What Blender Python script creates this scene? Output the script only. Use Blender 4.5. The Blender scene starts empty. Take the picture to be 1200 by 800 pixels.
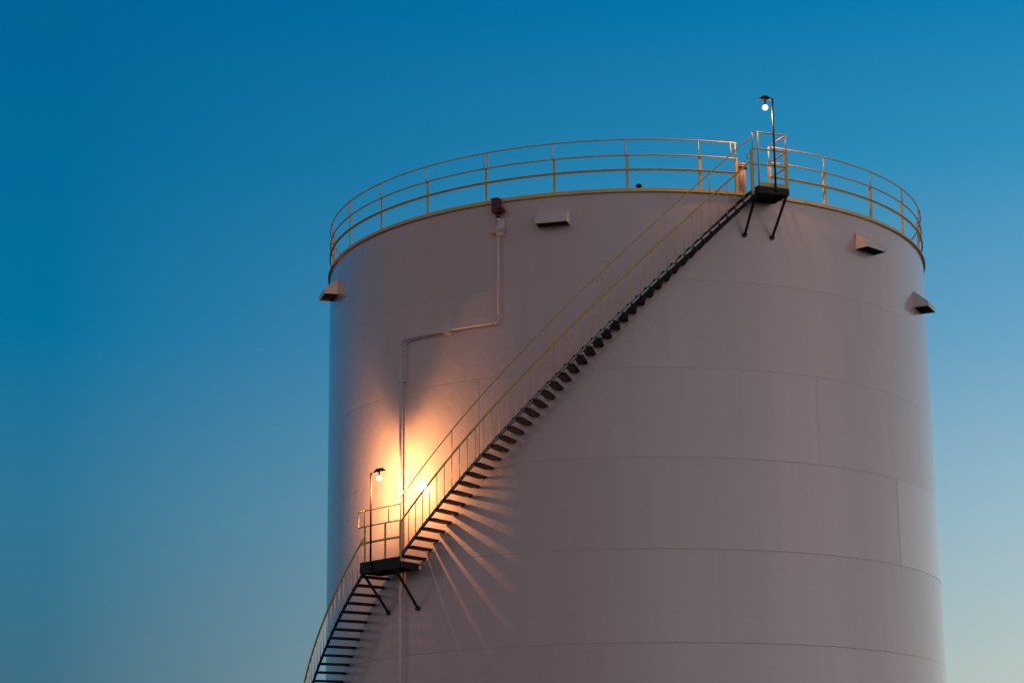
import bpy, math, random
from mathutils import Vector, Matrix
random.seed(7)
sc = bpy.context.scene
C = sc.collection

# ------------------------------------------------------------------ camera
H0 = 1.3                       # tripod height; heights below are measured from the camera, ground is at -H0
D = 54.865                     # camera to tank axis
R = 7.5                        # tank radius
cd = bpy.data.cameras.new('camera'); cam = bpy.data.objects.new('camera', cd); C.objects.link(cam)
fwd = Vector((-0.05117231, 0.96825749, 0.24466062)); rgt = Vector((0.9984321, 0.05516552, -0.00949212)); upv = Vector((0.02268765, -0.24379128, 0.96956231))
M = Matrix((rgt, upv, -fwd)).transposed().to_4x4(); M.translation = Vector((0, -D, H0)); cam.matrix_world = M
cd.lens = 78.337; cd.sensor_width = 36; cd.sensor_fit = 'HORIZONTAL'; cd.clip_start = 0.5; cd.clip_end = 9000
sc.camera = cam

# ------------------------------------------------------------------ light
SUN_AZ = 112                   # degrees to the right of the view: the sun has just gone down there, over the camera's right shoulder
def lin(c): return tuple((v/255/12.92 if v/255 <= .04045 else ((v/255+.055)/1.055)**2.4) for v in c)
w = bpy.data.worlds.new('World'); sc.world = w; w.use_nodes = True
nt = w.node_tree; N = nt.nodes; L = nt.links
for n in list(N): N.remove(n)
def node(t, **k):
    n = N.new(t)
    for a, b in k.items(): setattr(n, a, b)
    return n
def math_(op, a, b=None, clamp=False):
    n = node('ShaderNodeMath', operation=op, use_clamp=clamp)
    for i, v in enumerate((a, b)):
        if v is None: continue
        if isinstance(v, (int, float)): n.inputs[i].default_value = v
        else: L.new(v, n.inputs[i])
    return n.outputs[0]
tc = node('ShaderNodeTexCoord'); sp = node('ShaderNodeSeparateXYZ'); L.new(tc.outputs['Generated'], sp.inputs[0])
elev = math_('DIVIDE', math_('ARCSINE', sp.outputs[2]), math.pi/2)          # 0 horizon .. 1 zenith
hl = math_('SQRT', math_('ADD', math_('MULTIPLY', sp.outputs[0], sp.outputs[0]), math_('ADD', math_('MULTIPLY', sp.outputs[1], sp.outputs[1]), 1e-6)))
sx, sy = math.sin(math.radians(SUN_AZ)), math.cos(math.radians(SUN_AZ))
u = math_('DIVIDE', math_('ADD', math_('MULTIPLY', sp.outputs[0], sx), math_('MULTIPLY', sp.outputs[1], sy)), hl)   # cos of the azimuth from the sunset
def ramp(stops):
    n = node('ShaderNodeValToRGB'); L.new(elev, n.inputs[0]); e = n.color_ramp.elements
    n.color_ramp.interpolation = 'B_SPLINE' if False else 'LINEAR'
    while len(e) < len(stops): e.new(0.5)
    for el, (deg, c) in zip(e, stops): el.position = max(0, deg/90); el.color = (*c, 1)
    return n.outputs[0]
ZS = .54; zen = tuple(c*ZS for c in lin((0,50,92)))
def blend(a, b, f): return tuple(x*(1-f)+y*f for x, y in zip(a, b))
def wide(lo, hi, k0=1.0): return [(0, tuple(c*k0 for c in lo)), (6, lo), (14, blend(lo, hi, .45)), (25, hi), (45, blend(hi, zen, .7)), (90, zen)]
away = ramp([(0, lin((62,108,124))), (5.2, lin((62,110,132))), (10, lin((46,116,149))), (14.3, lin((4,112,158))), (23, lin((0,99,149))), (45, tuple(c*ZS for c in lin((0,74,120)))), (90, zen)])
side = ramp([(0, lin((206,205,186))), (5.2, lin((188,201,195))), (9.6, lin((153,187,202))), (14.0, lin((104,163,197))), (18.5, lin((50,143,188))), (22.6, lin((8,125,178))), (45, tuple(c*ZS for c in lin((0,88,138)))), (90, zen)])
glow = ramp(wide((.85,.85,.84), (.21,.168,.205), 1.06))       # where the sun went down
belt = ramp(wide((.30,.245,.25), (.235,.20,.215), .8))        # mauve belt opposite
u0 = math.cos(math.radians(SUN_AZ+15)); u1 = math.cos(math.radians(SUN_AZ-11))
def mapr(a, b, g=1.0):
    n = node('ShaderNodeMapRange'); L.new(u, n.inputs[0]); n.inputs[1].default_value = a; n.inputs[2].default_value = b; n.clamp = True
    return n.outputs[0] if g == 1 else math_('POWER', n.outputs[0], g)
def mix(f, a, b):
    n = node('ShaderNodeMix', data_type='RGBA'); L.new(f, n.inputs[0]); L.new(a, n.inputs[6]); L.new(b, n.inputs[7]); return n.outputs[2]
BELT_AZ = -125                 # the mauve twilight belt lies behind the camera's left shoulder
bx_, by_ = math.sin(math.radians(BELT_AZ)), math.cos(math.radians(BELT_AZ))
ub = math_('DIVIDE', math_('ADD', math_('MULTIPLY', sp.outputs[0], bx_), math_('MULTIPLY', sp.outputs[1], by_)), hl)
mb_ = node('ShaderNodeMapRange'); L.new(ub, mb_.inputs[0]); mb_.inputs[1].default_value = .22; mb_.inputs[2].default_value = .95; mb_.interpolation_type = 'SMOOTHSTEP'
col = mix(mb_.outputs[0], mix(mapr(u1, 1.0, .85), mix(mapr(u0, u1, .97), away, side), glow), belt)
bg = node('ShaderNodeBackground'); L.new(col, bg.inputs[0]); bg.inputs[1].default_value = 1.0
out = node('ShaderNodeOutputWorld'); L.new(bg.outputs[0], out.inputs[0])

sd = bpy.data.lights.new('afterglow_sun', 'SUN'); sd.energy = 0.08; sd.angle = math.radians(35); sd.color = (1, .74, .66)
so = bpy.data.objects.new('afterglow_sun', sd); C.objects.link(so)
sv = Vector((sx*math.cos(.09), sy*math.cos(.09), math.sin(.09)))
so.rotation_euler = sv.to_track_quat('Z', 'Y').to_euler(); so.location = (40, -60, 30)
vs = sc.view_settings; vs.view_transform = 'Standard'; vs.look = 'None'; vs.exposure = 0; vs.gamma = 1
LAMP_POWER = 112.0             # watts of the sodium lamps

# ------------------------------------------------------------------ materials
def material(name, base, rough=.5, metal=0, var=.06, scale=3.0, stretch=(1,1,1), bump=0, bscale=40, rvar=.05, obj_var=0, spec=.5, coat=0, stain=None):
    m = bpy.data.materials.new(name); m.use_nodes = True
    t = m.node_tree; n = t.nodes; l = t.links; p = n['Principled BSDF']
    p.inputs['Metallic'].default_value = metal; p.inputs['Specular IOR Level'].default_value = spec
    p.inputs['Coat Weight'].default_value = coat; p.inputs['Coat Roughness'].default_value = .14
    g = n.new('ShaderNodeNewGeometry'); mp = n.new('ShaderNodeMapping'); l.new(g.outputs['Position'], mp.inputs[0]); mp.inputs['Scale'].default_value = stretch
    no = n.new('ShaderNodeTexNoise'); l.new(mp.outputs[0], no.inputs[0])
    if obj_var:
        o3 = n.new('ShaderNodeObjectInfo'); m3 = n.new('ShaderNodeMath'); m3.operation = 'MULTIPLY'; m3.inputs[1].default_value = 40; l.new(o3.outputs['Random'], m3.inputs[0])
        v3 = n.new('ShaderNodeVectorMath'); l.new(mp.outputs[0], v3.inputs[0]); l.new(m3.outputs[0], v3.inputs[1]); l.new(v3.outputs[0], no.inputs[0])
    no.inputs['Scale'].default_value = scale; no.inputs['Detail'].default_value = 6; no.inputs['Roughness'].default_value = .6
    r = n.new('ShaderNodeValToRGB'); l.new(no.outputs[0], r.inputs[0])
    r.color_ramp.elements[0].position = .3; r.color_ramp.elements[1].position = .7
    r.color_ramp.elements[0].color = (*[c*(1-var) for c in base], 1); r.color_ramp.elements[1].color = (*[min(1, c*(1+var)) for c in base], 1)
    col = r.outputs[0]
    if stain:
        s_col, s_scale, s_str, lo, hi, amt = stain
        mp2 = n.new('ShaderNodeMapping'); l.new(g.outputs['Position'], mp2.inputs[0]); mp2.inputs['Scale'].default_value = s_str
        n2 = n.new('ShaderNodeTexNoise'); l.new(mp2.outputs[0], n2.inputs[0])
        if obj_var:
            o4 = n.new('ShaderNodeObjectInfo'); m4_ = n.new('ShaderNodeMath'); m4_.operation = 'MULTIPLY'; m4_.inputs[1].default_value = 23; l.new(o4.outputs['Random'], m4_.inputs[0])
            v4 = n.new('ShaderNodeVectorMath'); l.new(mp2.outputs[0], v4.inputs[0]); l.new(m4_.outputs[0], v4.inputs[1]); l.new(v4.outputs[0], n2.inputs[0])
        n2.inputs['Scale'].default_value = s_scale; n2.inputs['Detail'].default_value = 5
        mr = n.new('ShaderNodeMapRange'); l.new(n2.outputs[0], mr.inputs[0]); mr.inputs[1].default_value = lo; mr.inputs[2].default_value = hi; mr.inputs[4].default_value = amt
        mx = n.new('ShaderNodeMix'); mx.data_type = 'RGBA'; l.new(mr.outputs[0], mx.inputs[0]); l.new(col, mx.inputs[6]); mx.inputs[7].default_value = (*s_col, 1); col = mx.outputs[2]
    if obj_var:
        oi = n.new('ShaderNodeObjectInfo'); mr = n.new('ShaderNodeMapRange'); l.new(oi.outputs['Random'], mr.inputs[0]); mr.inputs[3].default_value = 1-obj_var; mr.inputs[4].default_value = 1+obj_var
        vm = n.new('ShaderNodeVectorMath'); vm.operation = 'SCALE'; l.new(col, vm.inputs[0]); l.new(mr.outputs[0], vm.inputs['Scale']); col = vm.outputs[0]
    l.new(col, p.inputs['Base Color'])
    mr = n.new('ShaderNodeMapRange'); l.new(no.outputs[0], mr.inputs[0]); mr.inputs[3].default_value = rough-rvar; mr.inputs[4].default_value = rough+rvar
    l.new(mr.outputs[0], p.inputs['Roughness'])
    if bump:
        nb = n.new('ShaderNodeTexNoise')
        if obj_var:                                              # every plate is bent a little differently
            o2 = n.new('ShaderNodeObjectInfo'); mm = n.new('ShaderNodeMath'); mm.operation = 'MULTIPLY'; mm.inputs[1].default_value = 60; l.new(o2.outputs['Random'], mm.inputs[0])
            va = n.new('ShaderNodeVectorMath'); l.new(g.outputs['Position'], va.inputs[0]); l.new(mm.outputs[0], va.inputs[1]); l.new(va.outputs[0], nb.inputs[0])
        else: l.new(g.outputs['Position'], nb.inputs[0]); nb.inputs['Scale'].default_value = bscale; nb.inputs['Detail'].default_value = 4
        b = n.new('ShaderNodeBump'); b.inputs['Strength'].default_value = 1; b.inputs['Distance'].default_value = bump; l.new(nb.outputs[0], b.inputs['Height']); l.new(b.outputs[0], p.inputs['Normal'])
    return m
MT = {}
MT['paint'] = material('tank_paint', (.70,.525,.51), .30, var=.03, scale=1.6, stretch=(1,1,.12), rvar=.05, obj_var=.022, bump=.008, bscale=.5, spec=.5, coat=.9, stain=((.42,.34,.29), 2.6, (1,1,.05), .54, .86, .24))
MT['paint_reflect'] = material('tank_paint_reflection', (.74,.58,.57), .26, var=.02, scale=1.6, stretch=(1,1,.12), rvar=.03, obj_var=.005, bump=.006, bscale=.5, spec=.5, coat=1)  # tank paint made paler: one plate's brighter reflection put into the colour
MT['paint_fit'] = material('fitting_paint', (.59,.44,.40), .38, var=.06, scale=6, stain=((.30,.20,.13), 9, (1,1,.3), .58, .75, .35))
MT['pipe'] = material('pipe_paint', (.78,.69,.66), .36, var=.05, scale=6, stain=((.36,.26,.18), 7, (1,1,.3), .60, .78, .3))
MT['yellow'] = material('yellow_paint', (.80,.57,.20), .40, var=.12, scale=14, stain=((.24,.13,.05), 18, (1,1,.5), .62, .75, .45))
MT['steel'] = material('dark_steel', (.012,.0115,.0115), .65, var=.3, scale=12, stain=((.03,.018,.012), 20, (1,1,1), .6, .75, .4))
MT['galv'] = material('galvanized_steel', (.66,.66,.69), .40, metal=.2, var=.18, scale=16, stain=((.10,.08,.07), 10, (1,1,1), .58, .75, .5))
MT['pole'] = material('grey_pole', (.022,.020,.019), .55, metal=0, var=.2, scale=12)
MT['red'] = material('red_oxide_paint', (.13,.018,.020), .45, var=.2, scale=20)
MT['mesh'] = material('vent_mesh', (.040,.028,.020), .8, var=.4, scale=60)
MT['roof'] = material('roof_paint', (.62,.57,.53), .5, var=.06, scale=1)
MT['concrete'] = material('concrete', (.33,.31,.28), .85, var=.15, scale=4, bump=.004)
MT['ground'] = material('gravel_ground', (.17,.145,.12), .95, var=.35, scale=1.2, bump=.02, bscale=9)
m = bpy.data.materials.new('sodium_bulb'); m.use_nodes = True; t = m.node_tree; t.nodes.remove(t.nodes['Principled BSDF'])
e = t.nodes.new('ShaderNodeEmission'); e.inputs[0].default_value = (1, .62, .28, 1); e.inputs[1].default_value = 3.5
t.links.new(e.outputs[0], t.nodes['Material Output'].inputs[0]); MT['bulb'] = m

# ------------------------------------------------------------------ helpers
def cyl(th, r, z):
    a = math.radians(th); return Vector((r*math.sin(a), -r*math.cos(a), z+H0))
class MB:
    def __init__(s): s.v = []; s.f = []; s.sm = []
    def add(s, vs, fs, smooth=False):
        o = len(s.v); s.v += [Vector(v) for v in vs]; s.f += [tuple(i+o for i in f) for f in fs]; s.sm += [smooth]*len(fs); return s
    def hexa(s, p):      # 8 points: bottom 4, top 4
        return s.add(p, [(0,3,2,1),(4,5,6,7),(0,1,5,4),(1,2,6,5),(2,3,7,6),(3,0,4,7)])
    def box(s, x0, x1, y0, y1, z0, z1):
        return s.hexa([(x0,y0,z0),(x1,y0,z0),(x1,y1,z0),(x0,y1,z0),(x0,y0,z1),(x1,y0,z1),(x1,y1,z1),(x0,y1,z1)])
    def tube(s, pts, rad, n=8, closed=False):
        pts = [Vector(p) for p in pts]; k = len(pts); rings = []; up = None
        for i, p in enumerate(pts):
            a = pts[i-1] if (i or closed) else p; b = pts[(i+1) % k] if (i < k-1 or closed) else p
            d = (b-a).normalized()
            if up is None:
                up = Vector((0,0,1)) if abs(d.z) < .9 else Vector((1,0,0))
            sd_ = d.cross(up).normalized(); up = sd_.cross(d).normalized()
            q = 1.0
            if 0 < i < k-1:
                c = (p-a).normalized().dot((b-p).normalized()); q = min(1.35, 1/max(.6, math.sqrt((1+c)/2)))
            rr = rad[i] if isinstance(rad, (list, tuple)) else rad
            rings.append([p+(sd_*math.cos(2*math.pi*j/n)+up*math.sin(2*math.pi*j/n))*rr*(q if q > 1.05 else 1) for j in range(n)])
        vs = [v for r_ in rings for v in r_]; fs = []
        for i in range(k if closed else k-1):
            a, b = i*n, ((i+1) % k)*n
            fs += [(a+j, b+j, b+(j+1) % n, a+(j+1) % n) for j in range(n)]
        o = len(s.v); s.add(vs, fs, True)
        if not closed: s.add([], []); s.f += [tuple(o+j for j in range(n)), tuple(o+(k-1)*n+j for j in reversed(range(n)))]; s.sm += [False, False]
        return s
    def sweep(s, prof, frames, closed_prof=True):   # prof: list of (radial, z) ; frames: list of (theta, z)
        n = len(prof); vs = []
        for th, z in frames: vs += [cyl(th, r, z+dz) for r, dz in prof]
        fs = [(i*n+j, i*n+(j+1) % n, (i+1)*n+(j+1) % n, (i+1)*n+j) for i in range(len(frames)-1) for j in range(n)]
        fs += [tuple(reversed(range(n))), tuple((len(frames)-1)*n+j for j in range(n))]
        return s.add(vs, fs, False)
    def mesh(s, name, off=Vector((0,0,0))):
        me = bpy.data.meshes.new(name); me.from_pydata([v-off for v in s.v], [], s.f); me.update()
        me.polygons.foreach_set('use_smooth', s.sm)
        import bmesh
        bm = bmesh.new(); bm.from_mesh(me); bmesh.ops.recalc_face_normals(bm, faces=bm.faces); bm.to_mesh(me); bm.free()
        return me
def origin_of(o):
    v = Vector((0,0,0))
    while o: v += o.location; o = o.parent
    return v
def part(name, mb, mat, parent, label=None):        # a mesh given in world coordinates; its own origin sits at its bounds' centre
    lo = Vector([min(v[i] for v in mb.v) for i in range(3)]); hi = Vector([max(v[i] for v in mb.v) for i in range(3)]); c = (lo+hi)/2
    me = mb.mesh(name, c); me.materials.append(MT[mat]); o = bpy.data.objects.new(name, me); C.objects.link(o)
    o.parent = parent; o.location = c-(origin_of(parent) if parent else Vector((0,0,0)))
    if label: o['label'] = label
    return o
def inst(name, me, parent, th, r, z):                # shared mesh placed on the cylinder; local x runs along the wall, -y points away from it
    o = bpy.data.objects.new(name, me); C.objects.link(o); o.parent = parent
    o.location = cyl(th, r, z)-origin_of(parent); o.rotation_euler = (0,0,math.radians(th)); return o
def thing(name, loc, label, cat, group=None):
    o = bpy.data.objects.new(name, None); C.objects.link(o); o.location = loc; o.empty_display_size = .2
    o['label'] = label; o['category'] = cat
    if group: o['group'] = group
    return o
def shared(mb, name, mat): me = mb.mesh(name); me.materials.append(MT[mat]); return me
def arange(a, b, step):
    n = max(1, int(math.ceil(abs(b-a)/step))); return [a+(b-a)*i/n for i in range(n+1)]

# ------------------------------------------------------------------ setting
g = MB(); G = 4000; K = 96
g.add([(0,0,0)]+[(G*math.cos(2*math.pi*i/K), G*math.sin(2*math.pi*i/K), 0) for i in range(K)], [(0, 1+i, 1+(i+1) % K) for i in range(K)])
o = part('ground', g, 'ground', None); o['kind'] = 'structure'

# ------------------------------------------------------------------ tank
RIM = 15.334; CH = 2.0; NC = 8; BOT = RIM-CH*NC
tank = thing('storage_tank', (0,0,0), 'huge cylindrical pale pinkish-white steel storage tank of welded plates under the dusk sky', 'storage tank')
GAP = .0022                                             # half the groove at a weld
def plate_mesh(name, deg, h):
    mb = MB(); nseg = 60; half = math.radians(deg/2)-GAP/R
    ux = [-half-1e-9]+[-half+.010/R]+[-half+.03/R]+[(-half+.03/R)+(2*half-.06/R)*i/nseg for i in range(1, nseg)]+[half-.03/R, half-.010/R, half]
    ur = [-.002, -.0003, 0]+[0]*(nseg-1)+[0, -.0003, -.002]
    zz = [GAP, GAP+.010, GAP+.03, h*.25, h*.5, h*.75, h-GAP-.03, h-GAP-.010, h-GAP]
    zr = [-.002, -.0003, 0, 0, 0, 0, 0, -.0003, -.002]
    nx = len(ux); vs = []
    for z, dz in zip(zz, zr):
        for a, da in zip(ux, ur):
            r = R+min(dz, da)
            vs.append((r*math.sin(a), -r*math.cos(a)+R, z))
    fs = [(j*nx+i, j*nx+i+1, (j+1)*nx+i+1, (j+1)*nx+i) for j in range(len(zz)-1) for i in range(nx-1)]
    mb.add(vs, fs, True)
    me = bpy.data.meshes.new(name); me.from_pydata(mb.v, [], mb.f); me.update(); me.polygons.foreach_set('use_smooth', [True]*len(mb.f)); me.materials.append(MT['paint'])
    return me
pm = plate_mesh('plate', 60, CH); pm_reflect = pm.copy(); pm_reflect.materials.clear(); pm_reflect.materials.append(MT['paint_reflect'])
seam0 = [-8+60, 14.8, -25.9, 54.2, 14.4, 34.8, 5, 28]
for c in range(NC):                                    # courses from the top down
    for k in range(6):
        new = c == 3 and k == 0  # the plate whose brighter reflection is painted in as a paler colour
        o = inst('plate', pm_reflect if new else pm, tank, seam0[c]+30+60*k, R+(.004 if new else random.uniform(-.001, .001)), RIM-CH*(c+1))
        if new: o['label'] = 'plate at the right edge, coloured slightly paler for its brighter reflection'
b = MB()
ring = lambda r, z, n=180: [cyl(360*i/n, r, z) for i in range(n)]
n = 720
ring = lambda r, z, n=720: [cyl(360*i/n, r, z) for i in range(n)]
b.add(ring(R-.0036, BOT)+ring(R-.0036, RIM), [(i, (i+1) % n, n+(i+1) % n, n+i) for i in range(n)], True)
part('shell_lining', b, 'paint', tank)
b = MB(); b.add(ring(R, RIM+.06)+ring(R*.5, RIM+.30)+[cyl(0, 0, RIM+.5)], [(i, (i+1) % n, n+(i+1) % n, n+i) for i in range(n)]+[(n+i, n+(i+1) % n, 2*n) for i in range(n)], True)
part('roof', b, 'roof', tank)
b = MB(); b.add(ring(R-.02, BOT+.06)+ring(R+.10, BOT+.06)+ring(R+.10, BOT+.03)+ring(R+.10, BOT+.01), [(i+k*n, (i+1) % n+k*n, n+(i+1) % n+k*n, n+i+k*n) for i in range(n) for k in range(2)]); part('base_flange', b, 'paint', tank)
b = MB(); b.add(ring(R+.45, -H0-.1)+ring(R+.45, BOT)+ring(R-.3, BOT), [(i+k*n, (i+1) % n+k*n, n+(i+1) % n+k*n, n+i+k*n) for i in range(n) for k in range(2)]); part('foundation_ring', b, 'concrete', tank)
b = MB(); fr = arange(0, 360, 2)                       # the yellow angle that crowns the shell
prof = [(R-.02, -.004), (R+.055, -.004), (R+.055, .010), (R+.018, .012), (R+.018, .088), (R-.02, .088)]
np_ = len(prof); vs = []
for i in range(180): vs += [cyl(i*2, r, RIM+z) for r, z in prof]
b.add(vs, [(i*np_+j, i*np_+(j+1) % np_, ((i+1) % 180)*np_+(j+1) % np_, ((i+1) % 180)*np_+j) for i in range(180) for j in range(np_)])
part('curb_angle', b, 'yellow', tank, 'ochre yellow angle running round the rim')

# ------------------------------------------------------------------ railing on the rim
BASE = RIM+.09; Z1, Z2, Z3 = 15.85, 16.20, 16.57
rail = thing('guard_railing', cyl(0, R, RIM), 'yellow three-rail guard railing standing round the tank rim', 'railing')
A0, A1 = 26.5, 360+20.1                                # gap where the top platform joins
def arc(r, z, a=A0, b_=A1, step=1.5): return [cyl(t_, r, z) for t_ in arange(a, b_, step)]
RR = R-.005
b = MB(); fr = [(t_, Z1) for t_ in arange(A0, A1, 1.5)]
b.sweep([(RR-.012, -.024), (RR-.002, -.024), (RR-.002, .012), (RR+.028, .014), (RR+.028, .024), (RR-.012, .024)], fr); part('lower_rail', b, 'yellow', rail)
part('middle_rail', MB().tube(arc(RR, Z2), .019, 8), 'yellow', rail)
part('top_rail', MB().tube(arc(RR, Z3), .017, 8), 'yellow', rail)
def angle_post(h, w_=.062, d=.045, t_=.007):
    b = MB(); b.box(-w_/2, w_/2, -t_/2, t_/2, 0, h); b.box(-w_/2, -w_/2+t_, t_/2, d, 0, h); return b
pm1 = shared(angle_post(Z2-BASE+.01), 'post', 'yellow'); pt = MB().tube([(0,0,0), (0,0,Z3-Z2)], .014, 8); pm2 = shared(pt, 'post_extension', 'yellow')
angs = [13.45-12.62*i for i in range(0, 14)]+[38.3+12.62*i for i in range(0, 13)]+[20.1, 26.5]
for a in angs:
    q = inst('post', pm1, rail, a, RR-.02, BASE)
    x = inst('post_extension', pm2, rail, a-.25, RR, Z2); x.parent = q
    q.rotation_euler = (0,0,math.radians(a))
    dl = Matrix.Rotation(-math.radians(a), 3, 'Z') @ (cyl(a-.25, RR, Z2)-cyl(a, RR-.02, BASE)); x.location = dl; x.rotation_euler = (0,0,0)
for a in (-24.0, -61.6, 19.0, 62.9):                        # rails are spliced here
    part('splice_bar', MB().tube([cyl(a, RR, Z2), cyl(a, RR, Z3)], .012, 8), 'yellow', rail)

# ------------------------------------------------------------------ stairs
SW = .66; RS = R+.68                                   # tread length, stringer radius
SL = .1322
def tread_mesh():
    b = MB(); d = .114                                 # local: x along the wall, -y outward, z up; origin at wall side centre
    b.box(-d, d, -SW, 0, -.022, .016)
    b.box(.03, .07, -.05, .0, -.044, -.022)                        # clip welded to the shell
    b.box(-.020, .020, -SW-.036, -SW, -.018, .018)                   # bolted end lug through the stringer
    return shared(b, 'tread', 'steel')
tread_me = tread_mesh()
bal_h = .76
def stair(name, label, t0, z0, dth, dz, n, rail_off, thin_off, down, t_ext0, t_ext1, tall):
    # (t0,z0): first tread, centre of its plate ; line z = z0 + s*(th-t0)
    s_ = dz/dth; line = lambda t_: z0+s_*(t_-t0)
    tb = cyl(t0 if not down else t0-dth*(n-1), R+.4, line(t0) if not down else line(t0-dth*(n-1)))
    root = thing(name, tb, label, 'staircase')
    sg = -1 if down else 1; ths = [t0+sg*dth*k for k in range(n)]
    for t_ in ths: inst('tread', tread_me, root, t_, R+.018, line(t_))
    lo, hi = min(ths)-t_ext0, max(ths)+t_ext1
    fr = [(t_, line(t_)+.02) for t_ in arange(lo, hi, .7)]
    hgt = .040
    b = MB(); b.sweep([(RS-.003, -hgt+.009), (RS+.005, -hgt+.009), (RS+.005, hgt-.009), (RS-.003, hgt-.009)], fr); sg_ = part('stringer', b, 'galv', root)
    for z_ in (-hgt, hgt-.009):
        b = MB(); b.sweep([(RS-.003, z_), (RS+.036, z_), (RS+.036, z_+.009), (RS-.003, z_+.009)], fr); part('flange', b, 'steel', sg_)
    part('handrail', MB().tube([cyl(t_, RS+.012, line(t_)+rail_off) for t_ in arange(lo-(.25 if not down else 0), hi, .7)], .023, 8), 'yellow', root)
    bm = shared(MB().tube([(0,0,0), (0,0,rail_off-.01)], .0095, 6), 'baluster', 'yellow')
    for k, t_ in enumerate(ths): inst('baluster', bm, root, t_, RS+.012, line(t_)+.0)
    if thin_off:
        part('upper_rail', MB().tube([cyl(t_, RS+.012, line(t_)+thin_off) for t_ in arange(lo-.35, 20.75, .7)], .014, 8), 'yellow', root)
        tm = shared(MB().tube([(0,0,0), (0,0,thin_off-rail_off)], .010, 6), 'rail_extension', 'yellow')
        for k in range(tall, n, 6): inst('rail_extension', tm, root, ths[k]+.02, RS+.012, line(ths[k])+rail_off)
    return root
# the far lower corner of a tread lies on z = 12.2965 + .1322*theta
dth = 1.385
t0 = -37.02-.78; z0 = 12.2965+SL*(-37.02)+.034
stair('upper_stair', 'long black stair climbing the tank from the lit landing to the rim platform', t0, z0, dth, SL*dth, 43, .80, 1.345, False, .2, .45, 7)
t1 = -46.35-.78; dl_ = .1285
stair('lower_stair', 'lower black stair with single yellow handrail rising up to the lit landing', t1, 7.095+.034, 1.367, dl_*1.367, 46, .80, None, True, .5, .75, 0)

# ------------------------------------------------------------------ platforms
def oct_tube(pts, rad): return MB().tube(pts, rad, 8)
def beam(mb, a, b_, w_, h_):
    a, b_ = Vector(a), Vector(b_); d = (b_-a).normalized(); sd_ = d.cross(Vector((0,0,1))).normalized(); up = sd_.cross(d)
    p = [x+sd_*sx_*w_/2+up*sz*h_/2 for x in (a, b_) for sx_, sz in ((-1,-1),(1,-1),(1,1),(-1,1))]
    return mb.add(p, [(0,1,2,3),(7,6,5,4),(0,4,5,1),(1,5,6,2),(2,6,7,3),(3,7,4,0)])
def platform(name, label, ths, rin, rout, ztop, depth, braces, brace_len, cat='platform'):
    mid = (ths[0]+ths[-1])/2
    root = thing(name, cyl(mid, (rin+rout)/2, ztop-depth), label, cat)
    b = MB()                                             # steel frame round the edge
    outer = [cyl(t_, rout, ztop-depth/2) for t_ in ths]; inner = [cyl(t_, rin, ztop-depth/2) for t_ in ths]
    for P in (outer, inner):
        for i in range(len(P)-1): beam(b, P[i], P[i+1], .045, depth)
    for i in (0, -1): beam(b, outer[i], inner[i], .045, depth-.006)
    if len(ths) > 2: beam(b, outer[1], inner[1], .04, depth-.012)
    part('frame', b, 'steel', root)
    b = MB(); cnt = 15                                       # grating bars
    for i in range(len(ths)-1):
        for k in range(cnt+1):
            f = k/cnt; a = cyl(ths[i], rin+(rout-rin)*f, ztop-.012); c = cyl(ths[i+1], rin+(rout-rin)*f, ztop-.012); beam(b, a, c, .016, .03)
        m_ = int(8*(ths[i+1]-ths[i])/3)
        for k in range(1, m_):
            f = k/m_; a = inner[i].lerp(inner[i+1], f); c = outer[i].lerp(outer[i+1], f); a = Vector((a.x, a.y, ztop+H0-.014)); c = Vector((c.x, c.y, ztop+H0-.014)); beam(b, a, c, .010, .02)
    part('grating', b, 'steel', root)['kind'] = 'stuff'
    for t_ in braces:
        b = MB(); a = cyl(t_, rout-.03, ztop-depth); c = cyl(t_, R+.03, ztop-depth-brace_len); beam(b, a, c, .045, .045)
        b.tube([cyl(t_, R+.004, ztop-depth-brace_len-.01), cyl(t_, R+.05, ztop-depth-brace_len-.01)], .055, 10)
        part('brace', b, 'steel', root)
    return root
# lower landing
LZ = 7.32; LT = [-47.0, -40.9, -37.75]; RO = R+.76
land = platform('stair_landing', 'small black landing with yellow railing halfway up the tank, under the bright lamp', LT, R+.19, RO, LZ, .15, [-46.5, -39.0], .80)
for a_, c_ in ((-46.9, -43.15), (-42.15, -37.85)):
    b = MB(); b.sweep([(R+.03, -.02), (R+.165, -.02), (R+.165, -.006), (R+.03, -.006)], [(t_, LZ) for t_ in arange(a_, c_, 1)]); part('filler_plate', b, 'steel', land)
def railing_on(root, pts_fn, ths, zs, rads, mat='yellow'):
    for nm, z, rad in zip(('lower_rail', 'middle_rail', 'top_rail'), zs, rads):
        part(nm, MB().tube([pts_fn(t_, z) for t_ in ths], rad, 8), mat, root)
lp = lambda t_, z: cyl(t_, RO-.01, z)
L1, L2, L3 = 7.85, 8.20, 8.58
b = MB(); [beam(b, lp(a, L1), lp(c, L1), .012, .05) for a, c in zip(LT, LT[1:])]; part('lower_rail', b, 'yellow', land)
part('middle_rail', MB().tube([lp(t_, L2+.02) for t_ in (-46.6, -40.6, -37.75)], .016, 8), 'yellow', land)
part('top_rail', MB().tube([lp(t_, L3) for t_ in (-46.6, -40.6, -37.75)], .015, 8), 'yellow', land)
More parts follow.
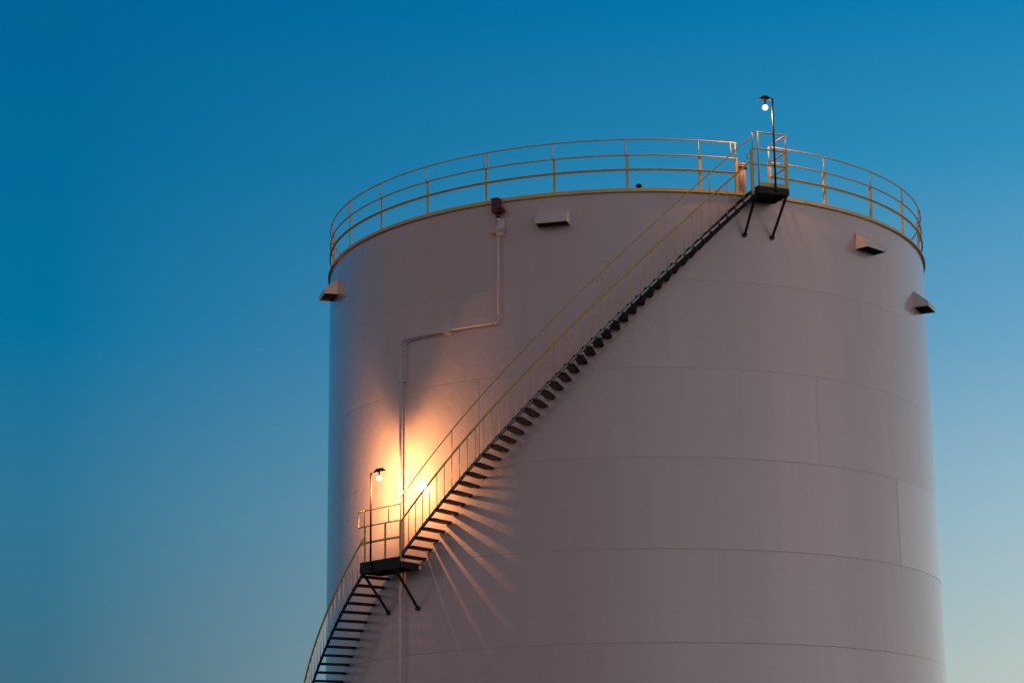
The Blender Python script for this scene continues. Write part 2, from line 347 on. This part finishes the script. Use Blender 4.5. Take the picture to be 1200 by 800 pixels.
for t_, zt in ((-46.0, L2+.02), (-41.1, L2), (-37.8, L2)):
    b = MB(); p = cyl(t_, RO-.012, LZ); tx = Vector((math.cos(math.radians(t_)), math.sin(math.radians(t_)), 0)); ny = Vector((math.sin(math.radians(t_)), -math.cos(math.radians(t_)), 0))
    for (w0, w1, d0, d1) in ((-.032, .032, -.004, .004), (-.032, -.024, -.045, -.004)):
        b.hexa([p+tx*x+ny*y+Vector((0,0,z)) for z in (-.02, zt-LZ) for x, y in ((w0,d0),(w1,d0),(w1,d1),(w0,d1))])
    part('post', b, 'yellow', land)
for t_, za, zb in ((-40.35, L2, L3), (-37.8, L2, 8.72), (-46.1, L2+.02, L3)): part('post_extension', MB().tube([lp(t_, za), lp(t_, zb)], .013, 8), 'yellow', land)
b = MB(); b.tube([lp(-46.0, L3), lp(-47.6, L3-.005), cyl(-47.75, RO-.01, L3-.03), cyl(-47.75, RO-.01, L2+.05), lp(-47.6, L2+.02), lp(-46.0, L2+.02)], .014, 8); part('end_loop', b, 'yellow', land)
b = MB(); [beam(b, cyl(a, RO+.012, LZ+.05), cyl(c, RO+.012, LZ+.05), .006, .10) for a, c in zip(LT, LT[1:])]; part('toe_board', b, 'steel', land)
# rim platform
PZ = 15.34; PT = [21.2, 26.45]; PO = R+.75
plat = platform('rim_platform', 'black steel platform with yellow railing at the rim, below the top lamp', PT, R+.085, PO, PZ, .15, [21.0, 26.2], .76)
pp = lambda t_, z, r=PO-.01: cyl(t_, r, z)
P1, P2, P3 = 15.85, 16.21, 16.60
for nm, z, rad in (('lower_rail', P1, .02), ('middle_rail', P2, .018), ('top_rail', P3, .016)):
    part(nm, MB().tube([pp(20.75, z, R+.70), pp(21.5, z), pp(26.35, z), pp(26.5, z, R+.02)], rad, 8), 'yellow', plat)
for t_, za, zb, rad in ((20.7, P2, P3, .013), (26.35, P2, P3, .014), (21.5, PZ, P3, .018)):
    part('post_extension' if za > PZ+.1 else 'slim_post', MB().tube([pp(t_, za, R+.70 if t_ < 21 else PO-.01), pp(t_, zb, R+.70 if t_ < 21 else PO-.01)], rad, 8), 'yellow', plat)
for t_ in (20.6, 26.35):
    b = MB(); p = cyl(t_, PO-.012 if t_ > 22 else R+.70, PZ); tx = Vector((math.cos(math.radians(t_)), math.sin(math.radians(t_)), 0)); ny = Vector((math.sin(math.radians(t_)), -math.cos(math.radians(t_)), 0))
    for (w0, w1, d0, d1) in ((-.034, .034, -.004, .004), (-.034, -.026, -.05, -.004)):
        b.hexa([p+tx*x+ny*y+Vector((0,0,z)) for z in (-.15, P2-PZ) for x, y in ((w0,d0),(w1,d0),(w1,d1),(w0,d1))])
    part('post', b, 'yellow', plat)
b = MB(); beam(b, pp(21.3, PZ+.05), pp(26.3, PZ+.05), .006, .10); beam(b, pp(26.4, PZ+.05), pp(26.45, PZ+.05, R+.10), .006, .10); part('toe_board', b, 'yellow', plat)
b = MB(); b.tube([pp(20.7, P2, R+.69), cyl(19.9, R+.68, P2-.13), cyl(19.75, R+.68, P2-.20), cyl(19.95, R+.68, P2-.25)], .014, 8); part('end_loop', b, 'yellow', plat)

# ------------------------------------------------------------------ lamps
def lamp(label, th, r, z0, ztop, bulb, group, power=1.0):
    """pole clamped to a platform edge, short arm, tilted hood over a bare sodium bulb"""
    base = cyl(th, r, z0); root = thing('lamp_post', base, label, 'lamp post', group)
    top = cyl(th, r, ztop); bp = cyl(*bulb)
    b = MB(); b.tube([base, top], [.024, .020], 10); b.tube([base, base+Vector((0,0,.10))], .034, 10); part('pole', b, 'pole', root)
    d = (bp-top); d.z = 0; dist = d.length; d.normalize(); s_ = Vector((-d.y, d.x, 0))
    inw = Vector((-bp.x, -bp.y, 0)).normalized()
    part('clamp', MB().tube([base+Vector((0,0,.04))-s_*.05, base+Vector((0,0,.04))+s_*.05], .016, 8), 'pole', root)
    part('arm', MB().tube([top-Vector((0,0,.05)), top+d*dist*.45+Vector((0,0,.0))], .016, 8), 'pole', root)
    # hood: a shallow trough open below, tilted towards the tank
    b = MB(); c = Vector((bp.x, bp.y, top.z+.02)); a1 = d; a2 = Vector((0,0,1)).cross(d).normalized()
    if a2.dot(inw) < 0: a2 = -a2
    def P(x, y, z): return c+a1*x+a2*y+Vector((0,0,z+y*.25))
    hx, hy, tx_, ty_, hh = .150, .085, .055, .045, .085
    outer = [P(-hx,-hy,-.045), P(hx,-hy,-.045), P(hx,hy,-.045), P(-hx,hy,-.045)]; cap = [P(-tx_,-ty_,hh*.55), P(tx_,-ty_,hh*.55), P(tx_,ty_,hh*.55), P(-tx_,ty_,hh*.55)]
    oi = [c+(v-c)*.95-Vector((0,0,.006)) for v in outer]; ci = [c+(v-c)*.93-Vector((0,0,.012)) for v in cap]
    vs = outer+cap+oi+ci; fs = [(4,5,6,7), (15,14,13,12)]
    for i in range(4):
        j = (i+1) % 4; fs += [(i,j,4+j,4+i), (8+j,8+i,12+i,12+j), (i,8+i,8+j,j)]
    b.add(vs, fs); h = part('hood', b, 'pole', root)
    b = MB(); b.tube([bp+Vector((0,0,.055)), Vector((bp.x, bp.y, top.z-.02))], .022, 10); part('socket', b, 'pole', root)
    b = MB(); n1, n2 = 16, 10; vs = []; 
    for j in range(n2+1):
        f = math.pi*j/n2; vs += [bp+Vector((.066*math.sin(f)*math.cos(2*math.pi*i/n1), .066*math.sin(f)*math.sin(2*math.pi*i/n1), .062*math.cos(f))) for i in range(n1)]
    b.add(vs, [(j*n1+i, j*n1+(i+1) % n1, (j+1)*n1+(i+1) % n1, (j+1)*n1+i) for j in range(n2) for i in range(n1)], True)
    part('globe', b, 'bulb', root, 'glowing glass globe')
    # the luminaire's own light: the reflector throws more light upwards along the wall than straight at it
    ld = bpy.data.lights.new('sodium_light', 'POINT'); ld.energy = LAMP_POWER*power; ld.color = (1, 1, 1); ld.shadow_soft_size = .028; ld.use_nodes = True
    t_ = ld.node_tree; n_ = t_.nodes; l_ = t_.links; em = n_['Emission']; em.inputs[0].default_value = (1, .46, .16, 1)
    gg = n_.new('ShaderNodeNewGeometry'); sx_ = n_.new('ShaderNodeSeparateXYZ'); l_.new(gg.outputs['Incoming'], sx_.inputs[0])
    dt = n_.new('ShaderNodeVectorMath'); dt.operation = 'DOT_PRODUCT'; l_.new(gg.outputs['Incoming'], dt.inputs[0]); dt.inputs[1].default_value = inw
    def curve_(sock, st):
        rp = n_.new('ShaderNodeValToRGB'); mr_ = n_.new('ShaderNodeMapRange'); l_.new(sock, mr_.inputs[0]); mr_.inputs[1].default_value = -1; mr_.inputs[2].default_value = 1; l_.new(mr_.outputs[0], rp.inputs[0])
        el_ = rp.color_ramp.elements
        while len(el_) < len(st): el_.new(.5)
        for q_, (zz_, v_) in zip(el_, st): q_.position = (zz_+1)/2; q_.color = (v_, v_, v_, 1)
        return rp.outputs[0]
    up_ = curve_(sx_.outputs[2], [(-1, .25), (-.9, .4), (-.78, .8), (-.6, 1.2), (-.2, 1.1), (.66, 1), (.80, .85), (.87, .56), (.905, .27), (.93, .11), (.955, .025), (.975, 0), (1, .0)])
    in_ = curve_(dt.outputs['Value'], [(-1, .4), (0, .7), (.25, .95), (.42, 1), (.6, .72), (.85, .40), (1, .33)])
    mu = n_.new('ShaderNodeMath'); mu.operation = 'MULTIPLY'; l_.new(up_, mu.inputs[0]); l_.new(in_, mu.inputs[1])
    m4 = n_.new('ShaderNodeMath'); m4.operation = 'MULTIPLY'; m4.inputs[1].default_value = 4.0; l_.new(mu.outputs[0], m4.inputs[0]); l_.new(m4.outputs[0], em.inputs[1])
    lo_ = bpy.data.objects.new('sodium_light', ld); C.objects.link(lo_); lo_.parent = root; lo_.location = bp+inw*.102-Vector((0,0,.01))-base
    return root
lamp('lit lamp on a slim dark pole at the lower landing, brightening the tank wall', -44.1, R+.80, LZ-.10, 9.40, (-42.15, R+.80, 9.235), 'sodium lamps on the stair')
lamp('lit lamp on a slim dark pole above the rim platform, highest point against the sky', 24.2, R+.765, PZ-.10, 17.43, (23.15, R+.70, 17.22), 'sodium lamps on the stair', .42)

# ------------------------------------------------------------------ overflow vents on the shell
def vent(label, th0, zb, deg=5.5):
    wd = 2*(R+.1)*math.sin(math.radians(deg/2)); th = th0+deg/2
    root = thing('overflow_vent', cyl(th, R, zb), label, 'vent', 'hooded vents below the rim')
    h, dep, fh = .40, .33, .115; hw = wd/2; back = .012
    def W(x, y, z):
        a = math.radians(th); p = cyl(th, R+.0, zb); return p+Vector((math.cos(a), math.sin(a), 0))*x+Vector((math.sin(a), -math.cos(a), 0))*y+Vector((0,0,z))
    t_ = .008; b = MB()
    prof = [(-back, 0), (dep, 0), (dep, fh), (-back, h)]
    for sx_ in (-1, 1):                                       # cheeks
        b = MB(); x0, x1 = sx_*hw, sx_*(hw-t_)
        v = [W(x0, y, z) for y, z in prof]+[W(x1, y, z) for y, z in prof]
        b.add(v, [(0,1,2,3), (7,6,5,4)]+[(i, 4+i, 4+(i+1) % 4, (i+1) % 4) for i in range(4)])
        part('cheek', b, 'pipe', root)
    b = MB(); v = [W(x, y, z) for x in (-hw+t_, hw-t_) for y, z in ((-back, h), (dep, fh), (dep-.006, fh-.004), (-back, h-.012))]
    b.add(v, [(0,1,2,3), (7,6,5,4)]+[(i, 4+i, 4+(i+1) % 4, (i+1) % 4) for i in range(4)]); part('hood', b, 'pipe', root)
    b = MB(); v = [W(x, y, z) for x in (-hw+t_, hw-t_) for y, z in ((dep-.001, -.0), (dep-.001, fh-.003), (dep-.008, fh-.006), (dep-.008, 0))]
    b.add(v, [(0,1,2,3), (7,6,5,4)]+[(i, 4+i, 4+(i+1) % 4, (i+1) % 4) for i in range(4)]); part('front_lip', b, 'pipe', root)
    b = MB(); nn = 12
    for i in range(nn+1):
        x = -hw+.012+(2*hw-.024)*i/nn; b.hexa([W(x+a_, y, z) for z in (.012, .020) for a_, y in ((-.003,-back),(.003,-back),(.003,dep-.01),(-.003,dep-.01))])
    for i in range(7):
        y = .02+(dep-.05)*i/6; b.hexa([W(x, y+a_, z) for z in (.021, .028) for x, a_ in ((-hw+.01,-.003),(hw-.01,-.003),(hw-.01,.003),(-hw+.01,.003))])
    b.hexa([W(x, y, z) for z in (.05, .056) for x, y in ((-hw+.01,-back),(hw-.01,-back),(hw-.01,dep-.01),(-hw+.01,dep-.01))])
    part('screen', b, 'mesh', root, 'dark mesh screen under the hood')
vent('hooded vent jutting from the left edge of the tank', -74.3, 14.47)
vent('hooded vent below the rim beside the red gauge head', -14.6, 14.63)
vent('hooded vent below the rim right of the top platform', 45.2, 14.53)
vent('lowest hooded vent, jutting past the right edge of the tank', 66.9, 13.74)

# ------------------------------------------------------------------ gauge and its pipe
PA, PB, PZH, PR = -21.75, -42.65, 12.53, .105
gp = thing('gauge_pipe', cyl(PB, R+PR, -H0), 'thin pale pipe stepping down the tank wall below the red gauge head', 'pipe')
part('upper_pipe', MB().tube([cyl(PA, R+PR, 14.86), cyl(PA, R+PR, PZH+.12)], .030, 10), 'pipe', gp)
part('cross_pipe', MB().tube([cyl(t_, R+PR, PZH) for t_ in arange(PB+.7, PA-.7, 1.0)], .030, 10), 'pipe', gp)
part('down_pipe', MB().tube([cyl(PB, R+PR, PZH-.10), cyl(PB, R+PR, -H0+.05)], .031, 10), 'pipe', gp)
for t_, s_, dz_ in ((PA, -1, 1), (PB, 1, -1)):
    pts_ = [cyl(t_+s_*.75*(1-math.cos(a)), R+PR, PZH+dz_*.12*(1-math.sin(a))) for a in [math.pi/2*i/6 for i in range(7)]]
    part('elbow', MB().tube(pts_, .037, 10), 'pipe', gp)
def bracket(th, z, w_, h_):
    b = MB(); a = math.radians(th); p = cyl(th, R, z); tx = Vector((math.cos(a), math.sin(a), 0)); ny = Vector((math.sin(a), -math.cos(a), 0))
    b.hexa([p+tx*x+ny*y+Vector((0,0,zz_)) for zz_ in (-h_/2, h_/2) for x, y in ((-w_/2,-.01),(w_/2,-.01),(w_/2,PR+.05),(-w_/2,PR+.05))]); part('bracket', b, 'pipe', gp)
bracket(-31.9, PZH-.02, .13, .15); bracket(PB, 11.6, .06, .05); bracket(PB, 4.6, .06, .05)
# junction plate under the gauge
def local_box(mb, th, z, x0, x1, y0, y1, z0, z1):
    a = math.radians(th); p = cyl(th, R, z); tx = Vector((math.cos(a), math.sin(a), 0)); ny = Vector((math.sin(a), -math.cos(a), 0))
    mb.hexa([p+tx*x+ny*y+Vector((0,0,q)) for q in (z0, z1) for x, y in ((x0,y0),(x1,y0),(x1,y1),(x0,y1))]); return mb
b = MB(); local_box(b, PA, 14.62, -.22, .16, -.005, .19, 0, .022); local_box(b, PA, 14.62, -.02, .13, -.005, .15, -.10, 0); part('shelf_bracket', b, 'pipe', gp)
b = MB(); local_box(b, PA, 14.66, .03, .14, .02, .12, .02, .24); part('junction_box', b, 'pipe', gp)
b = MB(); b.tube([cyl(PA, R+PR, 14.86), cyl(PA, R+PR, 14.93)], .055, 12); part('union', b, 'pipe', gp)
gh = thing('level_gauge', cyl(PA, R+PR, 14.93), 'dark red box and wheel of a level gauge hanging at the rim', 'gauge')
b = MB(); b.tube([cyl(PA, R+PR, 14.93), cyl(PA, R+PR, 15.10)], .036, 12); b.tube([cyl(PA, R+PR, 14.95), cyl(PA, R+PR, 14.98)], .052, 12); part('stem', b, 'red', gh)
b = MB(); local_box(b, PA, 15.06, -.115, .045, PR-.09, PR+.09, 0, .31); local_box(b, PA, 15.06, -.135, .065, PR-.10, PR+.10, .31, .335); part('housing', b, 'red', gh)
a = math.radians(PA); ny = Vector((math.sin(a), -math.cos(a), 0)); tx = Vector((math.cos(a), math.sin(a), 0)); p = cyl(PA, R+PR, 15.12)+tx*.095
part('wheel', MB().tube([p-ny*.05, p+ny*.105], .070, 20), 'red', gh)
part('wheel_cap', MB().tube([p+ny*.105, p+ny*.12], .045, 16), 'steel', gh)

# ------------------------------------------------------------------ fittings on the roof
NZ = cyl(22.1, R-.33, RIM+.07)
nz = thing('roof_nozzle', NZ, 'pale flanged pipe stub standing on the roof beside the platform', 'pipe')
part('pipe', MB().tube([NZ, NZ+Vector((0,0,.80))], .095, 20), 'paint_fit', nz)
part('flange', MB().tube([NZ+Vector((0,0,.70)), NZ+Vector((0,0,.735))], .135, 20), 'paint_fit', nz)
part('cover', MB().tube([NZ+Vector((0,0,.745)), NZ+Vector((0,0,.785))], .135, 20), 'paint_fit', nz)
for i in range(8):
    q = NZ+Vector((.117*math.cos(i*.785), .117*math.sin(i*.785), 0)); part('bolt', MB().tube([q+Vector((0,0,.66)), q+Vector((0,0,.86 if i in (2, 7) else .81))], .011, 6), 'pole', nz)
q = cyl(2.8, R-.12, RIM+.05); rc = thing('breather_vent', q, 'small dark capped fitting poking above the yellow rim', 'vent')
b = MB(); b.tube([q, q+Vector((0,0,.13))], .035, 10); part('stub', b, 'steel', rc)
part('cap', MB().tube([q+Vector((0,0,.11)), q+Vector((0,0,.145)), q+Vector((0,0,.17))], [.075, .07, .035], 14), 'steel', rc)
q = cyl(25.6, R-.16, RIM+.05); rv = thing('roof_valve', q, 'small grey valve on the roof behind the platform', 'valve')
part('body', MB().tube([q, q+Vector((0,0,.22)), q+Vector((0,0,.30))], [.05, .075, .05], 12), 'galv', rv)
part('hand_wheel', MB().tube([q+Vector((.07*math.cos(i*.524), .07*math.sin(i*.524), .34)) for i in range(12)], .010, 6, closed=True), 'galv', rv)
part('spindle', MB().tube([q+Vector((0,0,.28)), q+Vector((0,0,.36))], .010, 6), 'galv', rv)
